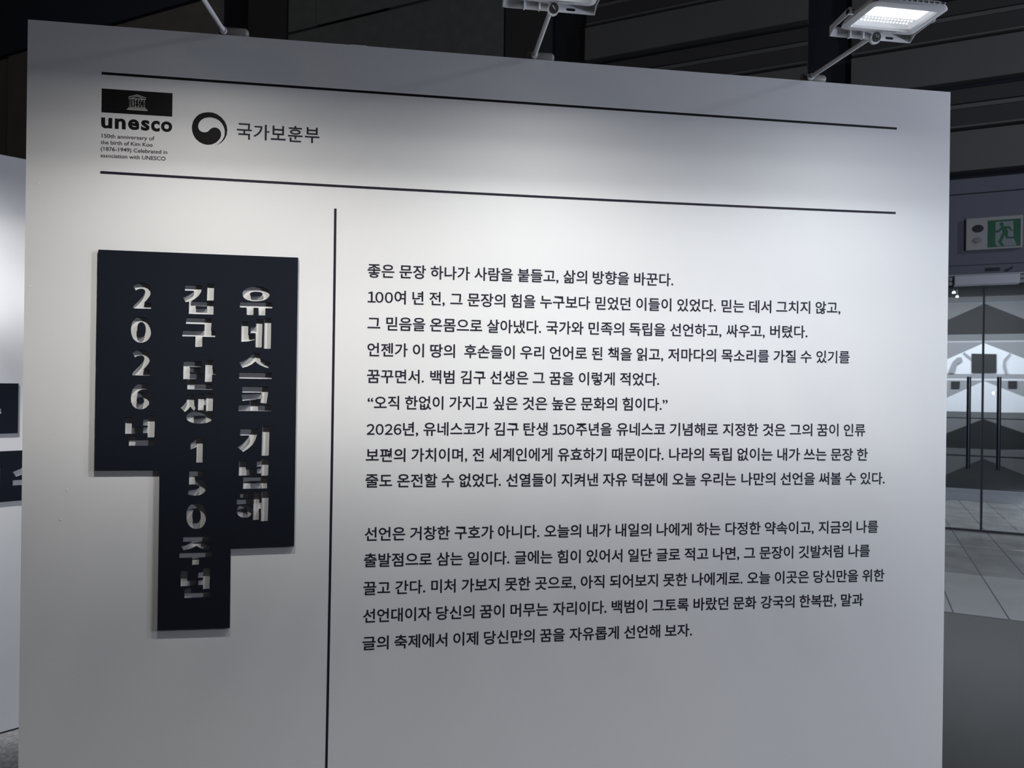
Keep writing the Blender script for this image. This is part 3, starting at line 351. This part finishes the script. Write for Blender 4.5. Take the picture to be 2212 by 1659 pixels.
# ------------------------------------------------------------------ main exhibition panel
PW, PH, TH = 2.3833, 2.4, 0.05
panel = tag(empty('exhibition_panel'), 'large freestanding white panel covered with Korean text, ruled lines and two logos', 'exhibition panel')
for x0, x1 in ((0, 0.7025), (0.7025, 1.5865), (1.5865, PW)):
    bm = bmesh.new(); e = 0.0
    box(bm, x0+e, x1-e, 0, TH, 0.02, PH); obj('board', bm, M['board'], panel)
bm = bmesh.new(); box(bm, 0.02, PW-0.02, 0.008, TH-0.008, 0, 0.02); obj('base_rail', bm, M['dark'], panel)
def quadat(co, x): return co[0]*x*x+co[1]*x+co[2]
EM = BAR/(0.904+2*WT); YL = -0.00015
for co, ws in TEXT:
    pr = Print()
    for t, xl, xr in ws:
        V, F = glyph(t, WT); x0 = min(v[0] for v in V); x1 = max(v[0] for v in V)
        fx = lambda a, b, xl=xl, xr=xr, x0=x0, x1=x1: xl+(a-x0)/(x1-x0)*(xr-xl)
        pr.add(V, F, fx, lambda a, b: quadat(co, fx(a, b))+(b-0.375)*EM, YL)
    pr.make('text_line', M['ink'], panel)
def rule(pts, hw, n=24, vert=False):
    # quadratic through three measured points
    ax = 1 if vert else 0; A = [p[ax] for p in pts[:3]]; B = [p[1-ax] for p in pts[:3]]
    def q(t):
        s = 0
        for i in range(3):
            l = 1
            for j in range(3):
                if i != j: l *= (t-A[j])/(A[i]-A[j])
            s += B[i]*l
        return s
    V = []; F = []
    e0, e1 = pts[0][ax], pts[-1][ax]
    for i in range(n+1):
        t = e0+(e1-e0)*i/n; v = q(t)
        V += ([(v-hw, YL, t), (v+hw, YL, t)] if vert else [(t, YL, v-hw), (t, YL, v+hw)])
    for i in range(n): F.append((2*i, 2*i+1, 2*i+3, 2*i+2))
    return V, F
obj('ruled_line', rule(RULE1, 0.0031), M['inkb'], panel); obj('ruled_line', rule(RULE2, 0.0031), M['ink'], panel)
VR = list(VRULE[:3])+[[VRULE[3][0], 0.32]]
obj('ruled_line', rule(VR, 0.0030, 30, True), M['ink'], panel)
pr = Print(); pr.poly(BOX, YL); bx = pr.make('logo_box', M['inkb'], panel)
pr = Print()
for pl in TEMPLE: V, F = curve2d([pl]); n0 = len(pr.V); pr.V += [(v[0], YL-0.00008, v[1]) for v in V]; pr.F += [tuple(i+n0 for i in f) for f in F]
for t, l, r, b, tp in GL_TEMPLE: pr.fit(t, l, b, r, tp, 0.0, YL-0.00008)
pr.make('temple_mark', M['paper'], bx)
pr = Print()
for t, l, r, b, tp in GL_WORD: pr.fit(t, l, b, r, tp, 0.034, YL)
pr.make('logo_word', M['inkb'], panel)
for t, xl, xr, zl, zr, cap in SMALL:
    pr = Print(); V, F = glyph(t, 0.012); x0 = min(v[0] for v in V); x1 = max(v[0] for v in V); s = cap/0.72
    pr.add(V, F, lambda a, b: xl+(a-x0)/(x1-x0)*(xr-xl), lambda a, b: zl+(a-x0)/(x1-x0)*(zr-zl)+b*s, YL); pr.make('caption_line', M['ink'], panel)
V, F = wallpoly([EMBLEM], YL); obj('swirl_emblem', (V, F), M['inkb'], panel)
pr = Print()
for t, l, r, b, tp in GL_MIN: pr.fit(t, l, b, r, tp, 0.012, YL)
pr.make('ministry_name', M['ink'], panel)
# stray pins and paint nubs
for x, z in ((0.028, 2.02), (0.012, 1.78), (0.098, 1.305), (0.085, 1.235), (0.19, 1.72)):
    bm = bmesh.new(); bmesh.ops.create_uvsphere(bm, u_segments=8, v_segments=5, radius=0.0008, matrix=Matrix.Translation((x, -0.0006, z))); obj('paint_nub', bm, M['board'], panel, True)
bm = bmesh.new(); tube(bm, (0.932, 0.02, PH-0.002), (0.932, 0.02, PH+0.006), 0.004, 10); obj('dowel', bm, M['board'], panel)
bm = bmesh.new(); box(bm, 0.735, 0.775, 0.003, 0.02, PH-0.001, PH+0.0025); obj('tape_scrap', bm, M['board'], panel)

# title sign: foam board with cut-out letters
T = 0.0034
V, F = wallpoly([SIGN]+SIGNGLYPH, -0.0006-T/2, T/2)
ts = obj('title_sign', (V, F), M['plate']); tag(ts, 'stepped black sign with white cut-out Korean title letters, hung on the large white panel', 'sign')

# ------------------------------------------------------------------ floodlights
ka = [0, 4, 6, 8, 10, 12, 15, 19, 24, 30, 38, 48, 60]
ga = [2.4, 3.4, 3.3, 1.75, 0.80, 0.98, 1.49, 1.09, 0.654, 0.393, 0.125, 0.040, 0.003]
def gi(a):
    if a <= 0: return ga[0]*math.exp(a/3.0)
    for i in range(12):
        if a <= ka[i+1]: return ga[i]+(ga[i+1]-ga[i])*(a-ka[i])/(ka[i+1]-ka[i])
    return 0
def ies_text():
    va = [v*1.0 for v in range(91)]; ha = [h*5.0 for h in range(73)]
    L = ['IESNA:LM-63-2002', '[TEST] wall washer', 'TILT=NONE', '1 1000 1 %d %d 1 2 0 0 0' % (len(va), len(ha)), '1 1 100', ' '.join('%g' % v for v in va), ' '.join('%g' % h for h in ha)]
    for h in ha:
        row = []
        for v in va:
            t = math.radians(v); ph = math.radians(h-IESROT)
            dx = math.sin(t)*math.sin(ph); dy = math.sin(t)*math.cos(ph); dz = math.cos(t)
            al = math.degrees(math.atan2(dy, dz)); be = math.atan2(abs(dx), math.hypot(dy, dz))
            row.append('%.3f' % (1000*gi(al)*max(math.cos(be), 1e-4)**0.05*max(0.0, 1-(be/1.5)**8)))
        L.append(' '.join(row))
    return '\n'.join(L)+'\n'
IESROT = 180.0
ies = bpy.data.texts.new('lamp.ies'); ies.write(ies_text())
def wash_light(parent, loc, power, col, tilt=0.0):
    l = bpy.data.lights.new('led_beam', 'POINT'); l.energy = power; l.color = col; l.shadow_soft_size = 0.010; l.use_nodes = True
    nt = l.node_tree; em = nt.nodes['Emission']; n = nt.nodes.new('ShaderNodeTexIES'); n.mode = 'INTERNAL'; n.ies = ies; n.inputs['Strength'].default_value = 1.0
    nt.links.new(n.outputs[0], em.inputs['Strength'])
    o = bpy.data.objects.new('led_beam', l); C.objects.link(o); o.location = loc; o.rotation_euler = (math.radians(tilt), 0, 0); o.parent = parent; return o
def floodlight(label, root_loc, neck, rz, power, col, tilt=0.0):
    """origin at the clamp on the panel top; local -y points away from the panel; neck = local position of the yoke joint"""
    t = tag(empty('floodlight', root_loc, rz), label, 'floodlight', 'floodlights clamped along the panel top')
    nx, ny, nz = neck
    bm = bmesh.new()
    loft(bm, [[(x, 0.012+0.011*s*math.cos(a), 0.012+0.0115*s*math.sin(a)) for a in [2*math.pi*i/16 for i in range(16)]] for x, s in ((-0.014, 0.9), (-0.011, 1), (0.048, 1), (0.053, 0.75), (0.055, 0.3))])
    obj('clamp', bm, M['clamp'], t, True)
    bm = bmesh.new(); tube(bm, (0, -0.010, 0.007), (nx, ny, nz), 0.0055, 14); tube(bm, (0, -0.0135, 0.0065), (0, -0.006, 0.0075), 0.0085, 14); obj('arm', bm, M['lampb'], t, True)
    bm = bmesh.new(); tube(bm, (0, -0.006, 0.0075), (0, 0.008, 0.009), 0.006, 12); obj('pivot_pin', bm, M['clamp'], t, True)
    hx = 0.097; yn, yf = ny-0.005, ny-0.138; zb = nz+0.003
    # yoke : front strap with slot, two side arms up to the pivots
    yk = empty('yoke'); yk.parent = t
    bm = bmesh.new()
    out = rrect(nx-0.113, nx+0.101, zb-0.012, zb+0.012, 0.004, 3)
    V, F = curve2d([out, rrect(nx+0.034, nx+0.056, zb-0.0075, zb-0.0005, 0.0034, 4)], 0.001)
    o = obj('strap', ([(v[0], ny+0.006-v[2], v[1]) for v in V], F), M['lampw'], yk)
    for sx in (-1, 1):
        x = nx+(0.1015 if sx > 0 else -0.1135)
        prof = [(ny+0.007, zb-0.012), (ny-0.014, zb+0.001), (ny-0.072, zb+0.003), (ny-0.081, zb), (ny-0.084, zb+0.008), (ny-0.081, zb+0.016), (ny-0.072, zb+0.020), (ny+0.007, zb+0.012)]
        bm = bmesh.new(); loft(bm, [[(xx, p[0], p[1]) for p in prof] for xx in (x-0.001, x+0.001)]); obj('side_arm', bm, M['lampb'], yk)
        bm = bmesh.new(); tube(bm, (x-0.010*sx, ny-0.072, zb+0.009), (x+0.004*sx, ny-0.072, zb+0.009), 0.0065, 12); obj('pivot_bolt', bm, M['steel'], yk, True)
    for dx in (-0.065, -0.030):
        bm = bmesh.new(); box(bm, nx+dx-0.0018, nx+dx+0.0018, ny-0.004, ny+0.008, zb-0.014, zb+0.006, 0.0008); obj('rib', bm, M['lampw'], yk)
    bm = bmesh.new(); tube(bm, (nx+0.002, ny+0.004, zb-0.010), (nx+0.002, ny-0.004, zb-0.012), 0.0135, 20); jt = obj('knuckle', bm, M['lampw'], t, True)
    bm = bmesh.new(); tube(bm, (nx+0.003, ny-0.004, zb-0.0095), (nx+0.003, ny-0.0075, zb-0.0105), 0.0108, 20); obj('knob', bm, M['dark'], jt, True)
    bm = bmesh.new()
    for a in (0.6, 2.17):
        dx, dz = math.cos(a)*0.006, math.sin(a)*0.006
        tube(bm, (nx+0.003-dx, ny-0.0080, zb-0.0100-dz), (nx+0.003+dx, ny-0.0080, zb-0.0100+dz), 0.0012, 6)
    obj('screw_cross', bm, M['steel'], jt)
    # housing: frame ring, tapered body, fins
    R = lambda ex, z, r: [(p[0], p[1], z) for p in rrect(nx-hx+ex, nx+hx-ex, yf+ex, yn-ex, r, 5)]
    bm = bmesh.new(); loft(bm, [R(0.019, zb+0.006, 0.006), R(0.017, zb+0.0005, 0.008), R(0.004, zb, 0.012), R(0.0, zb+0.003, 0.014), R(0.001, zb+0.009, 0.014)], False, False); obj('front_frame', bm, M['lampw'], t, True)
    bm = bmesh.new(); loft(bm, [R(0.003, zb+0.008, 0.012), R(0.004, zb+0.015, 0.012), R(0.012, zb+0.024, 0.01)], False, True); hs = obj('housing', bm, M['lampw'], t, True)
    bm = bmesh.new()
    for i in range(13):
        x = nx-0.084+i*0.014; box(bm, x-0.0009, x+0.0009, yf+0.001, yn-0.02, zb+0.012, zb+(0.0168 if i != 5 else 0.019), 0.0004)
    fo = obj('cooling_fins', bm, M['lampw'], hs)
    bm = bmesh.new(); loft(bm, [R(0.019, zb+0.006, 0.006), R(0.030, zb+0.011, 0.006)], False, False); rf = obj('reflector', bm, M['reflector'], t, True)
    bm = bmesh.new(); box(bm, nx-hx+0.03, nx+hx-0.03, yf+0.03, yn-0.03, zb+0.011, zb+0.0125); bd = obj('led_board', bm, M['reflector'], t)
    bm = bmesh.new(); box(bm, nx-hx+0.0305, nx+hx-0.0305, yf+0.0305, yf+0.074, zb+0.0095, zb+0.0112); obj('lit_field', bm, M['lens'], bd)
    base = None
    for r in range(2):
        for i in range(15):
            x = nx-0.061+i*0.0085+(0.003 if r else 0); y = yn-0.036-r*0.0125
            if base is None:
                bm = bmesh.new(); tube(bm, (0, 0, 0), (0, 0, 0.0012), 0.0019, 8); base = obj('led', bm, M['led'], bd); o = base
            else: o = base.copy(); C.objects.link(o); o.parent = bd
            o.location = (x, y, zb+0.0098)
    bm = bmesh.new(); box(bm, nx-hx+0.0185, nx+hx-0.0185, yf+0.0185, yn-0.0185, zb+0.0035, zb+0.0045); obj('cover_glass', bm, M['lampglass'], t)
    pr = Print(); V, F = glyph('MEGAMAN®', 0.0); s = 0.0052
    x0 = min(v[0] for v in V); x1 = max(v[0] for v in V)
    Vv = [(nx+0.004+(a-x0)/(x1-x0)*0.042, yn-0.0150+b*s, zb-0.0003) for a, b in V]; obj('lamp_lettering', (Vv, F), M['dark'], t)
    wash_light(t, (nx, ny-0.068, zb-0.002), power, col, tilt)
    return t
PWR = 0.6
floodlight('leftmost floodlight on the panel top, only its arm in the picture', (0.4365, 0, PH), (-0.031, -0.20, 0.036), 0, PWR*0.93, (1.0, 0.965, 0.915))
floodlight('middle white floodlight on the panel top, mostly above the picture edge', (1.1967, 0, PH), (0.006, -0.20, 0.036), 0, PWR, (1.0, 0.995, 0.97))
floodlight('lit white LED floodlight at the right end of the panel top', (1.956, 0, PH), (0.055, -0.20, 0.036), 0, PWR*0.82, (0.925, 0.96, 1.0))

# ------------------------------------------------------------------ second panel, far left, with its two title plates
LA = math.atan2(0.6, 0.8); LP = Vector((-0.852, 1.674, 0))
lp = tag(empty('exhibition_panel', LP, LA), 'white panel behind the left edge of the large text panel, with black plates', 'exhibition panel')
bm = bmesh.new(); box(bm, -1.9, 0.5, 0, 0.05, 0.008, 2.54); obj('board', bm, M['board'], lp)
bm = bmesh.new(); box(bm, -1.88, 0.48, 0.004, 0.046, 0, 0.008); obj('base_rail', bm, M['dark'], lp)
def leftplate(u0, u1, z0, z1, texts, label):
    polys = [[(u0, z0), (u1, z0), (u1, z1), (u0, z1)]]
    V, F = curve2d(polys+texts, 0.0017); o = obj('title_plate', ([(v[0], -0.0023-v[2], v[1]) for v in V], F), M['plate']); o.location = LP; o.rotation_euler = (0, 0, LA)
    return tag(o, label, 'sign')
leftplate(-0.75, 0.051, 1.32, 1.541, [[(-0.10, 1.37), (-0.075, 1.37), (-0.075, 1.409), (-0.0105, 1.409), (-0.0105, 1.430), (-0.075, 1.430), (-0.075, 1.50), (-0.10, 1.50)]], 'upper black cut-out plate on the far left white panel')
leftplate(-0.75, 0.36, 1.02, 1.243, [
  [(-0.06, 1.068), (-0.0135, 1.068), (-0.0135, 1.187), (-0.06, 1.187)],
  [(0.034, 1.149), (0.062, 1.161), (0.085, 1.178), (0.10, 1.20), (0.128, 1.20), (0.142, 1.178), (0.165, 1.161), (0.193, 1.149), (0.18, 1.127), (0.15, 1.139), (0.114, 1.164), (0.078, 1.139), (0.046, 1.127)],
  [(0.034, 1.089), (0.193, 1.089), (0.193, 1.112), (0.034, 1.112)]], 'lower black cut-out plate on the far left white panel, passing behind the large panel')
floodlight('floodlight on top of the far left panel, outside the picture', (LP.x-0.8*0.45, LP.y-0.6*0.45, 2.54), (0, -0.20, 0.036), LA, PWR*1.4, (0.98, 0.985, 1.0), 5.0)

bpy.data.scenes.remove(TMP)
